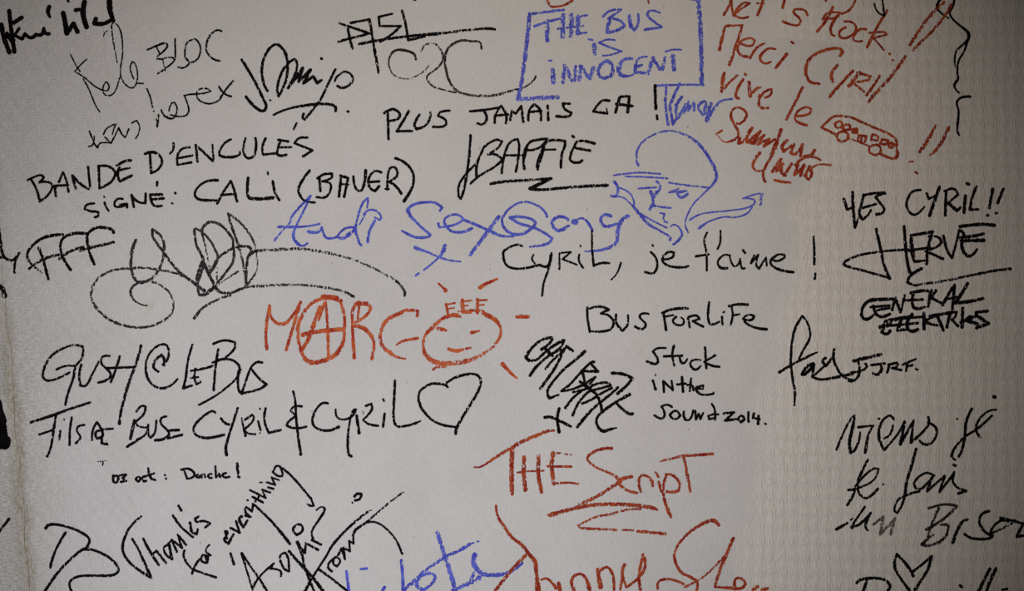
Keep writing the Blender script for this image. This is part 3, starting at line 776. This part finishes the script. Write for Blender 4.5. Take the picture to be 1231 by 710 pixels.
letter: w3.6 1035 458 1015 480 1040 512 w2.8 1090 440 w3.2 1098 395 1095 470 1130 550 w2.8 1180 600 1240 618 / w3 955 582 1000 540 1040 505 / w3.4 940 590 1000 612 w3.4 1150 588 1231 570
@5 3
letter: w4 d.3 8 478 100 455 202 432 / w3 d0 42 490 50 550 35 598 0 625 -30 620 / w3 -10 560 60 550 102 522 92 498
letter: w3 135 508 232 496 / w3.2 200 502 208 540 180 576 148 566
letter: w3 265 508 250 562 / 258 505 320 492 325 515 w3 285 530 352 545
letter: w3 395 492 385 550 / w2.8 360 505 455 465 / 388 522 432 508
dot: w3 458 535 468 540

> marker_inscription | black | 2.9 | writing | black inscription with large round letters and an at sign, left below the flourish
@0 3
letter: w2.8 d.3 600 398 590 372 510 368 w3 410 412 350 470 d.1 w3.2 308 580 340 620 w2.6 420 602 502 562 / w2.8 600 398 590 460 545 520 w3 530 600 492 708 w2.8 472 795 / 408 540 w2.6 470 515 545 515
letter: w3 588 505 572 580 w3.4 580 655 w3 620 655 w2.8 668 570 712 485
letter: w2.8 790 442 740 450 732 495 w3 800 575 770 615 710 634
letter: w3 865 445 835 540 800 632 / w3.2 770 530 w2.8 975 522 / w3.2 d.2 1018 368 985 490 w3.2 940 610 905 720 870 860 w3.6 862 930
letter: w2.8 d.1 1175 505 1210 465 w3 1218 400 1190 358 w2.6 1110 390 1060 470 w3.2 1055 560 1090 640 w3 1160 675 1225 660 w2.4 1282 608 / w3 1168 435 1125 470 1108 520 1142 555 / w3.4 1165 435 1188 470 1182 508
@1 3
letter: w2.8 158 362 125 480 110 600 w3.4 92 675 w2.6 155 655
letter: w3 d.1 180 535 172 600 w3 188 645 215 630 / w2.4 145 600 200 595 / w2.8 d.2 148 550 230 535 305 515
letter: w3 345 395 325 520 312 690 / w2.8 308 355 390 330 w3 465 345 460 390 w2.6 400 450 302 490 / w2.8 345 470 430 468 w3 485 500 500 550 w2.6 470 610 360 705 w2.6 290 750 205 795
letter: w3 505 540 490 560 490 680 w3.4 515 715
letter: w3.2 660 490 w2.8 620 488 580 530 545 620 w3 515 712 / w2.8 580 530 630 595 w3.4 692 648 w2.8 640 682 525 710

> marker_inscription | black | 2.8 | writing | long black line of mixed capitals with an ampersand, running up to the heart
@0 4
letter: w3.2 222 212 320 182 w3.4 400 155 w3 500 118 650 70 / w3 405 155 390 250 365 400 w3.2 340 458 / w2.8 285 300 388 265
letter: w2.8 435 275 428 335 / w2 462 190 464 194
letter: w3 518 178 505 270 502 375
letter: w2.8 608 232 565 242 w2.4 555 275 580 320 w3 548 362
letter: w2.8 665 340 670 270 700 210 w3 730 260 740 310 w3 700 328 690 290 720 270 w2.6 815 258 / w3 735 320 735 365 775 370
letter: w2.6 985 135 1020 95 w3 1050 100 1040 150 w2.8 975 210 w2.6 1000 240 1070 250 w2.8 1050 300 990 338 / w3.6 970 200 942 330 / w3 988 345 918 388
letter: w2.8 1070 230 1072 300 w3.2 1088 322 w2.6 1118 285 1128 200
letter: w2.8 1200 170 1162 185 1165 225 w2.6 1220 290 w3.2 1185 330 1120 342
@1 4
mark: w3.2 -22 272 60 268 / w3 -20 328 85 302
letter: w2.8 322 142 w3 300 132 230 175 170 245 w3 180 300 w3.4 260 325 385 302
letter: w3.2 365 185 390 215 422 228 / w3 485 110 440 250 w3.6 400 390 405 448
letter: w2.6 515 185 525 240 w3.6 540 308 / w2.6 535 195 590 158 602 180 w2.8 580 220 530 265 w2.6 560 292 612 297
letter: w2.8 632 205 650 268 / w2 644 112 648 118 / 645 290
letter: w3 686 110 678 200 w3 710 288 795 268
mark: w2.8 885 -10 900 60 905 150 w3.2 915 260 w3.4 940 445 / w2.8 948 98 890 100 w2.4 868 130 905 165 w2.8 850 210 w3 838 235 880 252 930 255 w2.6 980 243
letter: w3 1138 75 w2.8 1090 78 1040 140 w3 1025 215 1060 258 w3.4 1140 272 1215 245
letter: w2.4 1192 120 1200 170 1235 192 w2.8 1290 182 1325 150 w2.4 1340 118 1320 125 1300 180 w3.2 1282 300 w3 1285 440 1308 458
@2 4
letter: w3.4 112 165 w3.6 130 290 / w2 d.4 155 135 158 150 / w2.8 d0 178 95 218 78 222 120 w2.6 160 195 w2.8 200 225 268 237
letter: w3 315 150 303 245 / w2.4 304 45 310 58
letter: w3 390 -88 382 80 w3.2 380 190 w2.8 405 240 w3 480 235 540 218 w1.6 d.4 575 202

> heart_drawing | black | 3 | drawing | black outlined heart drawn at the end of the long black line, centre left
@2 3
outline: w3 d.1 770 668 750 650 660 642 w2.8 600 670 562 715 w3.2 570 795 w2.8 640 890 720 935 w3 830 955 / w3 762 635 w3.2 840 592 w3 930 572 985 582 w3 1010 625 w3.2 d.3 985 705 910 830 w3.4 d0 835 960 828 1003

> marker_inscription | black | 2.3 | writing | tiny bold black note beginning with a date, lower left below the long line
@0 4
letter: w2.9 818 596 820 640 836 648 852 630 850 602 830 600
letter: w2.9 868 594 910 590 885 615 w2.7 912 635 872 642
letter: w2.9 1000 608 980 622 998 640 1018 620 1000 608
letter: w2.9 1048 603 1034 605 1027 614 1028 628 1038 637 1054 635
letter: w2.9 1070 545 1090 615 1120 628 / w2.7 1055 600 1112 580
dot: w2.7 1190 592 1191 594 / 1198 618 1199 620
@1 4
letter: w2.7 78 555 130 548 172 580 160 608 118 620 / w2.5 98 560 118 612
letter: w2.7 198 590 185 605 205 612 212 598 198 590
letter: w2.5 225 612 228 590 245 588 250 608
letter: w2.9 294 585 280 588 272 600 280 611 296 613
letter: w2.9 325 530 328 608 w2.5 350 582 358 608
letter: w2.7 372 598 400 578 378 585 388 608 425 605
mark: w3.4 480 510 488 580 / w3.4 490 603 496 607

> marker_inscription | black | 2.7 | writing | black handwritten thank-you climbing steeply at lower left, ending in an arrow
@0 5
letter: w2.6 1020 182 965 230 w3.2 915 300 885 400 w3 905 475 970 545 w3.4 1092 625 / w2.8 955 345 1000 420 w3.4 1040 510 1085 610
letter: w3.2 1035 345 1085 440 1145 532 / w2.8 1100 455 1130 430 w3.2 1198 518
@1 5
letter: w2.8 -10 390 -45 405 -38 450 w3 -5 480 / w3.6 -10 390 10 490
@@200 590 8.79
letter: w2.8 15 560 w3 60 515 110 640 / w2.8 110 640 60 515 / w3 60 515 165 600 w2.6 120 460 w3.2 208 565
letter: w3 70 258 150 370 280 485 / w3.6 250 335 270 430 w3 320 455 330 405
letter: w3 340 270 305 290 w2.8 320 325 390 315 w2.8 462 340 w3 412 382
apostrophe: w3 128 155 158 205
@1 5
letter: w3 100 430 98 480 w2.8 150 555 w2.6 230 590 w3 328 622 / w3 155 595 175 545 205 495
letter: w2.8 232 465 222 500 262 518 268 475 232 460
letter: w2.6 262 500 250 470 290 462 w2.4 255 430 280 388
@@200 590 8.79
letter: w3 640 500 w2.8 620 425 w2.6 645 430 645 465 w3.2 612 510 w3.2 655 555 w2.6 710 455
letter: w3 680 390 w3 775 440 w2.6 735 315
letter: w3.6 795 268 770 300 w3.2 815 380 w2.8 855 310
letter: w3 835 260 890 275 845 235 w2.8 828 190
letter: w3 845 170 w2.8 905 215 915 150 / w2.8 915 135 w3 1000 210 w3 1120 330 w3.6 1225 455 1305 555
letter: w2.8 910 60 1020 120 / 940 108 975 60
dot: w2.4 855 96 862 98
@@280 540 10.14
letter: w2.6 208 495 w2.8 400 588 w2.2 375 540 w2.4 360 495 / w2.6 355 490 455 525
letter: w2.6 430 462 495 480 / w2 325 402 355 402
letter: w2.6 412 398 515 432 w2.2 470 340 w2.6 565 375
letter: w2.6 485 270 540 318 600 325 w2.6 605 290 w2.2 580 230 / w2.6 500 250 525 205 560 200 / w2.8 570 208 w3 690 300 820 440 940 590
mark: w2.8 950 590 985 685 930 680 w1.6 905 662

> marker_signature | black | 2.9 | signature | tangled black crossing signature running diagonally at the bottom left of centre
@1 5
accent: w3 433 450 458 528
letter: w3.6 515 450 w2.4 d.2 550 570 592 712 / w3 d0 515 450 w2.4 d.2 590 560 w3 d0 640 630 695 720 / w3 592 700 w2.6 640 620 745 522
letter: w2.8 745 522 722 560 w2.6 792 575 w3 797 612
@@330 580 5.459
letter: w2.8 35 490 45 470 70 458 90 500 95 580 w3 60 560 38 510
letter: w3.6 95 450 180 545 250 620 w4 318 710
letter: w4.2 150 390 w3 180 470 w2.8 200 560 w3 260 710 / w3 165 420 w3 200 460 w2.6 205 395 w3.2 285 440
letter: w3 245 375 305 405 / w2.6 255 370 245 320 w3 300 230 w3 330 175 w2 310 158 275 180
letter: w3 150 275 122 305 145 342 182 315 175 278 150 275
stroke: w3.8 200 710 w3 250 620 w2.6 340 480 w3.2 380 410 450 330 w2.8 d.3 530 255 610 192 / w1.6 625 182 638 180
word: w3 d0 295 570 390 640 480 712 / w3.2 375 580 w2.8 350 545 w2.6 385 500 / w2.8 400 490 385 525 410 548 430 510 400 488 / w2.8 415 480 440 430 w3 462 500 w2.6 455 425 495 450 w2.4 490 380 520 400 w3.4 525 320 w2.8 600 262 w2.2 d.5 700 175 780 110 w2 845 62
stroke: w2.6 d0 610 260 660 258 w2.4 720 290 790 365 w2.8 838 465
mark: w3.2 525 90 545 72 570 75 560 105 530 115 / w2 510 128 514 132

> marker_inscription | black | 3.1 | writing | large black initials like a double curve, cut off at the bottom left
@0 5
letter: w3.6 330 268 350 245 w3.2 400 240 500 262 590 300 w3 645 350 w3.2 620 410 / w3.4 472 300 w3 400 430 w3.4 362 550
letter: w3.4 635 408 580 432 w3.2 480 520 400 610 w3.4 310 745 / w3.2 600 420 690 430 800 490 w3.2 855 565 820 604 700 610 w2.8 570 615 w3 505 655 518 725

> marker_mark | black | 3.4 | mark | short slanting black stroke cut by the left edge near the bottom corner
@0 5
stroke: w3.2 66 200 30 245 w2.8 -10 300

> marker_inscription | blue | 3.6 | writing | thick blue handwriting cut off by the bottom edge, left of centre
@@410 640 5.35
letter: w3 35 248 w3.4 45 330 52 400
letter: w3 128 235 165 230 / w3.4 265 375 280 350
letter: w3.4 388 178 395 260 w4 400 400
letter: w4 d.3 620 0 w4.4 660 130 700 250 w4.4 745 400 / w4 d.4 400 375 w3.4 480 300 560 230 680 150 d.2 750 120 w3.6 825 75 / w1.8 d.5 840 68 885 55
letter: w3.6 d.2 530 370 485 330 w3.8 520 275 w3.2 580 262 605 285 580 330 525 370
letter: w4.8 d.2 862 140 850 190 w4.6 890 250 w4 950 272 1060 262 w3.4 1120 230 w3 1165 195 / w4 d.4 720 370 780 345 w5 890 290 / w3.4 d.4 855 260 825 320

> marker_inscription | red | 3.7 | writing | red two-word inscription with a zigzag double underline, below centre
@3 4
letter: w2.2 d.1 -268 535 -220 532 w3.4 -100 455 d.2 0 395 w4 90 345 200 300 w3.6 260 275 w2.2 308 272 / w4.8 d.15 5 400 0 560 2 708 w3.6 5 730
letter: w2 d.2 88 458 / w4.4 92 465 88 570 w4.6 100 700 / w2.4 45 575 140 565 230 562 / w4 195 455 195 600 w4.6 215 712
letter: w2.2 d.2 355 436 300 433 / w4.6 d.3 300 435 290 520 w4 305 655 / w2.8 d.1 260 530 430 532 / w2.6 305 655 400 648 w2.2 480 656 / w1.8 d.5 385 440 430 448
letter: w4 d.2 720 400 w3.4 650 405 w3 570 440 548 475 w2.6 600 530 w2.8 740 595 w4 785 640 w3.6 d.4 690 700 620 745 w4.2 540 785 475 815
letter: w3.2 d.1 868 605 w4.4 790 625 w3.8 775 650 w3 830 700 905 722
letter: w3 d.2 932 712 918 640 935 598 w2.8 975 600 w3.2 1010 630 1018 670
letter: w3.4 d.2 1062 645 1082 708 / w3 1040 575 1060 605
letter: w2.8 d.2 1115 595 1095 690 w4 1108 780 w3.6 1148 895 / w3 1115 588 1160 592 1212 650 w3.4 1200 705 w3 1120 712
letter: w2 d.4 1075 492 w3 1150 475 w3 1231 455 w3 d.2 1300 452 w3.6 1450 440 / w3 d.3 1240 455 w3.4 1270 600 w2.8 1290 710
@3 5
underline: w1.6 d.3 260 172 w5 280 172 w4 d.2 400 138 550 105 w4.2 700 95 900 103 w4 1030 125 w1.6 1055 138 / w2.6 d.5 930 130 880 130 800 142 w3 720 165 w2.4 600 190 w2.6 500 238 w2.2 480 245 490 262 w3 d.3 540 270 w2.6 d.5 640 275 w2.8 755 280 / w2.6 800 280 875 281 / w3.4 d.3 912 290 1110 308

> marker_inscription | red | 3.8 | writing | large red two-word name cut off by the bottom edge, right of centre
@3 5
letter: w2.6 d.1 -112 105 -100 180 w3.4 -50 260 0 330 w4 70 385 130 460 w5 165 505 w4 180 600 w6 190 708 w5 190 740 / w3.6 d.2 100 465 0 570 w3.6 -115 715
letter: w2.4 d.1 215 640 255 632 w3 300 670 w4 320 700 / w4 340 665 350 715
letter: w3.6 d.1 450 712 w3.6 435 640 w3 485 598 w3.2 530 620 w4.4 562 710
letter: w4 d.1 622 565 w5.6 642 690 / w3.2 640 575 690 550 w3.2 728 600 740 710
letter: w3.8 d.1 815 532 w3.6 800 600 w3 830 692 w3 920 622 w3.4 965 540 950 458 w3 935 520 920 610 w3.4 930 710 / w2.6 800 610 785 710
letter: w2.8 d.1 1055 705 1062 655 w3.2 1110 635 w3 1180 645 1240 670
letter: w3.6 d.1 1495 245 w4 1455 212 w3.6 1370 240 w3 1260 320 w2.6 1190 410 w3 1175 480 w3.2 1220 580 w3.2 1290 620 1338 655 w3 1335 715
letter: w3.6 d.1 1600 340 w3.6 1550 460 1500 580 w3 1470 690 w3.6 1620 702 w2.8 1660 700 w3.2 1690 670 w2.8 1660 632 1618 635 w3.2 1612 708 / w2.4 d.5 1530 472 1430 580 1345 645 w3 1250 690
letter: w4 d.1 1745 712 1775 690 / w4 1810 712 1845 702

> marker_inscription | black | 3 | writing | black slanting handwriting of three lines at the lower right, fading in its last line
@4 4
letter: w3 1115 408 w2.6 1160 300 1210 200 w3 1245 165 w3.6 1235 230 w4 1210 350 w3.4 1215 430 w3 1240 420 1275 350 w2.4 1285 285
@5 4
letter: w3 40 248 w2.6 150 235 w3 115 300 w3.6 92 430 / w2.8 188 186 192 188
letter: w2.6 228 328 w3 270 300 w2.6 290 235 / w3 298 190 w2.8 262 165 w3 205 220 w3.6 190 320 w3.4 228 410 w2.8 270 365 330 290 375 205
letter: w3.4 375 210 w4 345 370 w2.8 440 200 w3.4 420 358 w3 545 235 w3 545 175
letter: w3 545 215 600 250 w3 605 300 570 360 w3.2 520 372 485 345
letter: w3.4 860 115 820 210 w3.4 810 310 w3 790 410 765 460 / w2.8 740 482 w3.4 715 455 w3 750 380 820 310 w3 900 260 w3 1005 165
letter: w2.6 1035 122 980 132 w3 915 190 w3.2 890 260 920 320
dot: w4.4 1020 28 1026 30 / w2.4 752 186 755 188
@@1000 560 5.33
letter: w3 230 -40 w3.2 190 40 165 110 w3.2 175 175 w3 215 205 w2.8 250 190 w3 295 145 / w3.4 100 248 w3 130 200 150 150 w2.4 105 155 / w2.6 150 130 w2.8 210 60 270 15 300 20 w2.4 275 80 230 115 w3 150 145 105 152
dot: w2.4 328 116 330 117
letter: w3.4 540 -110 510 0 480 100 w3.2 460 220 w2.8 420 300 w2.6 400 280 w2.8 425 215 w3 480 185 w3.4 560 160
letter: w3 655 60 600 45 w2.8 530 100 w3 540 145 w3 580 140 w2.6 650 60 w3.4 610 160 w2.8 725 60 w3.2 690 165 w3 780 50
letter: w3.2 785 40 w3 780 110 w3.4 860 160 w3.4 810 175
dot: w4 782 -5 790 -5
mark: w3.4 28 405 w3.2 98 365
letter: w2 d.3 120 345 135 335 / w2.8 d0 212 260 w2.8 150 350 w3.4 125 395 w3 180 370 250 300 w3.2 215 380 w3 230 410
letter*faded: w2.6 d.25 265 375 w3.4 330 325 w3.4 310 435 w3 405 335 w3.6 375 435
letter*grey: d0 w3 620 270 w2.8 720 245 w3.4 800 255 w3.2 770 290 700 350 w3.6 d.15 605 405 / w3 d.3 690 255 640 370 / w3 d.3 700 375 w3 745 375 w3.4 740 430 w3.4 d.4 690 485 w3 610 512 w4.6 d.1 580 500 w3 d.5 620 460 650 440 / w2.6 630 400 600 490
letter: w3.2 d0 870 342 838 355 w3.8 800 420 775 492
letter: w3.4 1008 288 w3.2 960 310 945 360 w3.4 980 420 w3.8 1030 445 w3.4 1000 465 w3.2 900 462 850 435
letter: w3 1080 345 w4.4 1130 348 / w3.2 1100 340 w3 1040 380 w3.2 1015 430 w2.4 d.5 1080 405 1155 365 w2.2 1170 345
letter: w3.2 d0 1080 330 1140 345 1225 368 w3.6 1185 450 w3.4 1260 440

> heart_drawing | black | 3.4 | drawing | angular black heart outline drawn near the bottom right corner
@5 5
outline: w3.8 438 612 420 575 w3.4 380 520 w3.2 320 455 w3.8 302 540 w3 340 620 w3.6 410 715 / w3.2 430 585 w3 500 530 w3.6 570 470 w3.6 545 560 w3.2 510 620 w4 450 712

> marker_inscription | black | 3.3 | writing | black name cut off by the bottom edge at far right, around the angular heart
@5 5
letter: w3.4 30 662 w3.4 60 638 150 628 w3.2 230 640 w3.6 268 680 255 720 / w3.4 105 640 w3.8 78 720
dot: w3.6 775 682 788 690
letter: w3.8 990 562 950 640 w4.4 912 718
letter: w4 1036 560 1000 630 w3.4 968 718
letter: w3 1080 712 1115 706

> marker_inscription | black | 2.8 | writing | neat black capitals and small lines ending with the year 2014, right of centre
@3 3
letter: w2.8 545 90 550 180 w3 565 268 / w3 562 100 w3 640 86 w3 702 108 w2.8 645 135 700 150 w3 735 195 w2.8 720 245 660 265 w2.4 580 265
letter: w3 755 145 755 200 w3.4 800 260 w2.8 838 215 840 150
letter: w2.8 990 138 w2.6 940 138 925 160 w3 968 215 w3.2 945 248 892 230
letter: w3.2 1098 140 1115 255 / w3 1088 132 w3.2 1150 108 1230 98 1270 100 / w2.6 1100 160 1165 148
letter: w2.8 1188 160 w2.8 1165 190 1190 218 1235 215 1242 185 w2.2 1225 165
@4 3
letter: w2.8 42 165 55 235 / w2.8 42 165 100 150 125 175 w2.6 75 192 w3.2 152 230
letter: w2.8 195 55 w3 188 170 w3.4 208 212 w2.6 268 195
letter: w3 288 160 292 214 / w2.4 298 128 304 124
letter: w2.8 358 85 365 150 w2.8 350 215 / w3.4 340 82 400 70 472 72 / w2.6 362 150 412 142
letter: w2.8 440 178 w3 500 182 520 155 w2.4 480 145 440 170 w2.8 462 205 w3.2 530 238 w3.4 610 250
@3 3
letter: w2.6 1112 385 w2.8 1050 388 1020 410 w3 1058 475 w3.2 1040 498 978 482
letter: w3 1172 370 1160 430 w2.8 1175 512 / w3 1100 445 1231 440
@4 3
letter: w2.4 -18 445 w2.8 -5 490 15 492 w2.4 38 465
letter: w2.4 132 472 w2.6 80 472 58 500 w3 92 540 w2.4 135 515
letter: w2.8 165 380 w3 175 530 / w3 238 438 w2.8 160 485 w3 215 512 268 520
@3 3
letter: w3 1020 620 w3 1040 685 / w2 1038 572 1040 582
letter: w3 1100 702 w3 1095 625 w2.8 1165 690 w2.6 1155 622
letter: w3 1195 648 1255 642 / w3.2 1230 595 1238 700
@4 3
letter: w2.8 65 605 55 695 / w2.8 38 652 70 655 w2.8 82 690
letter: w2.8 95 678 w2.6 150 680 152 655 w3 105 668 w3.4 110 700 w2.8 150 722 225 715 w2 228 705
@3 4
letter: w2.6 1158 102 w2.6 1120 85 1082 100 w2.8 1105 155 w3 1085 185 1032 162
letter: w2.8 1185 130 1142 158 1175 190 1218 165 1185 130
@4 4
letter: w2.8 12 135 w3 20 188 w2.8 55 190 80 128
letter: w2.6 95 130 w3 100 190 w2.6 120 150 w3 132 188 w2.4 152 145
letter: w2.8 215 80 235 120 w3 238 192 / w2.6 240 150 190 165 195 190 238 182
dash: w2.4 245 155 262 155
letter: w3 300 148 w2.8 375 140 w3 310 200 w3.2 390 190
letter: w3 430 165 405 185 425 212 450 190 430 165
letter: w3 478 140 480 208
letter: w3 518 148 512 182 w2.8 560 190 / w3 552 165 548 225
dot: w2.8 600 222 604 224

> marker_signature | black | 3.2 | scribble | heavily hatched black scribble with a small x beneath, in the centre
@@620 395 7.89
word: w3.6 d.1 345 95 330 82 w3.2 240 110 w3.4 150 185 w3.4 95 270 w3.4 130 300 w3 200 290 270 230 330 180 440 110 460 110 w3 420 180 w3 340 240 / w3.2 345 95 320 140 w3.8 245 195 / w3.8 275 185 345 255 / w3.2 135 445 w3.4 200 355 w3 330 245 430 200 / w3 285 380 w2.8 350 300 460 200 / w3.4 540 210 w3.4 480 165 w3.6 450 210 w3.2 400 320 w3.2 340 420 w3.6 235 565 / w3.4 330 180 w3 440 115
stroke: w3.8 655 215 w3.2 560 300 450 390 w3.4 380 470 w3.2 300 590 w3.2 320 660 w2.6 405 625
word: w3.8 740 312 w3.2 700 330 w3.2 620 410 w3.2 510 530 w3.2 435 590 w3 530 575 w3.4 620 540 w3.2 690 500 755 458 / w3.4 710 325 780 405 w2.8 620 400 / w3.4 635 420 655 520 w5 640 530 / w3.4 610 500 w4.4 700 570 w3.4 770 630 w3.4 800 700 w3.6 820 790 / w3 545 600 700 560 w3.2 740 530 860 510 w3 900 535 w3 820 560 700 590 / w3.2 620 590 540 660 470 750 / w3.2 700 590 610 680 w3.2 540 820 / w3.2 910 560 800 620 w3.2 720 670 630 710 / w3 970 555 w3.2 900 620 800 700 w3.4 700 790 w3.6 585 930 / w3 740 480 700 520
stroke: w3.8 915 420 w3.4 1020 430 w3.6 1105 470 w3.2 1060 530 w3.6 965 615
stroke: w4 1080 622 w3.4 960 690 w3.4 830 780 w3.2 770 850 w3.4 780 930 w3.4 830 970 w3.4 890 955 w2 955 938 / w3.2 945 695 w3.2 1010 760 w3.6 1075 805 1108 805
mark: w3.6 275 840 w3.6 340 840 w3.2 420 875 w3.6 520 925 / w3.6 412 755 w3.2 395 850 w3.6 412 980

> marker_inscription | orange | 3.8 | writing | orange-red capitals with a circled second letter, centre left beside the smiling face
@1 3
letter: w2.8 d.1 716 78 w3.4 700 160 w3.2 688 280 w3.4 695 392 / w3 718 80 w3.2 722 150 w3.8 760 200 w3.6 825 208 w3.2 890 140 w3.4 940 55 / w4.4 925 90 w3.4 895 200 w3.4 835 398
border: w4 d.15 1231 45 w4.4 1150 22 w3.8 1050 45 w3 1000 80 w3.4 950 150 w4 918 250 w3.4 935 380 w4.2 970 460 w5 1020 488 w4.6 1090 480 w5 1180 440 w3.8 1240 360 w3.2 1255 260 w3 1255 160 w3.4 1225 50
letter: w3.6 d.1 1078 88 w4.8 1030 225 w4.4 1000 310 w4.2 950 395 / w3 1110 60 1070 180 / w3.2 1118 55 w3 1132 200 w3.4 1140 460 / w5 955 290 w5 1050 268 w4.6 1231 250 w4 1250 248 / w4.6 1100 12 1200 22
@2 3
letter: w3 d.15 130 50 w3.4 88 100 w3 82 200 w4 95 455 / w2.6 132 65 120 185 / w4 105 70 w4.6 180 65 w3.6 212 95 w3.2 175 155 w3.4 105 200 / w4 100 225 w4.4 160 240 w4 220 300 w3 238 350 w4 222 462
letter: w3.2 d.2 548 155 w3.2 555 120 w3.6 480 112 w4 430 132 w4 350 170 w4 305 220 w3.4 282 310 w4.2 305 380 w4.8 345 412 w3 390 445 w2 465 462 / w1.8 400 362 w3 450 335 w3.4 552 314

> line_drawing | orange | 3.8 | drawing | orange-red round smiling face with three spiky hairs and short rays, centre
@2 3
outline: w4.6 d.2 855 155 w4.4 790 150 w4 730 175 w4 650 245 w3.2 605 300 w3 595 380 w4.8 615 440 w5.2 690 490 w4.6 d.4 800 495 920 475 w3.4 d.6 1020 430 w3 1105 375 / w3 d.2 1115 352 w3 1148 300 w3 1148 230 w4.6 1110 180 w5 1050 145 w3.4 d.4 1010 120 w4 960 115 w2.6 d.5 850 122 / w2.6 d.4 665 540 w3.4 700 520 w4.4 760 512
eye: w3.8 d.1 700 243 755 256
eye: w3.8 942 274 w2.2 998 262
mouth: w3.8 778 392 w4.2 830 406 w2.8 d.3 880 396 w2.6 935 382
hair: w3 d.1 758 68 772 135 / w2 760 72 822 60 / w1.8 765 102 818 96
hair: w4 875 40 880 125 / w2.2 875 50 942 42 / w2 880 82 912 78 / w2.6 880 130 935 130
hair: w3.6 985 35 985 130 / w2.2 985 42 1052 38 / w2 990 76 1032 72
ray: w2.4 705 -80 735 -50 w4.6 755 -30
ray: w5 1005 -52 w3.4 1040 -75 w2.8 d.4 1125 -112
ray: w4.4 d.1 1272 157 w4 1350 160
ray: w4.6 1165 500 w3.4 1231 570 w2.2 1270 603

> marker_mark | black | 2.5 | line | thin black forked wavy line hanging from the top edge at right
@5 0
stroke: w2.8 735 -10 w2.8 725 40 w2.4 702 95 w2.4 725 140 w2.6 775 185 w4 835 240 w3.8 832 285 w2.4 780 335 w2.4 745 375 w2.2 d.3 738 480 / w3 d0 832 285 w2.4 805 370 w2.8 765 440 w2.6 755 520 w3.2 760 570 w3.2 735 610 w2.2 745 645 770 670 / w2.8 640 -12 w2.6 608 50 w2.4 640 95 w1.8 695 132
stroke: w3.2 848 697 785 704 w2.8 752 740 w2.8 765 800 w3.2 758 890 w2.4 d.3 755 940 768 975

> marker_mark | black | 2.2 | mark | small black v-shaped hook at the top edge over the red writing
@5 0
stroke: w2.2 d.2 213 -10 220 50 w2.6 d0 230 112 w2 185 90 155 26

> paint_stroke | black | 8 | mark | thick solid black curved brush stroke cut by the left edge, mid height below centre
@0 4
stroke: d-.8 w11 -28 70 w12 -16 110 w13 -4 180 w14 4 250 w16 8 310 w17 10 352 / w15 -10 300 -14 350 / w8 50 335 w7 56 350 w7.5 48 378 / w9 36 380 w9 30 376

> marker_mark | red | 3 | mark | cropped red letter bottom at the top edge, above the blue drawn box
@3 0
stroke: w2.8 d.1 255 -10 262 10 285 45 w2.4 320 48 360 42 w3.4 425 15 440 -10

> marker_mark | red | 2 | mark | tiny red tick at the top edge, above the last word of the boxed blue message
@3 0
stroke: w2 982 -8 990 22

> marker_mark | black | 1.4 | mark | faint tiny black t-like scratch above the small dated note at lower left
@0 4
stroke: w1.2 d.45 708 496 778 489 / w1.5 d.3 746 496 740 522

> marker_mark | black | 2 | mark | tiny black dash at the top edge, above the struck-through tag
@2 0
stroke: w2 526 0 538 1
'''
for th in parse(DATA):
    build(th)
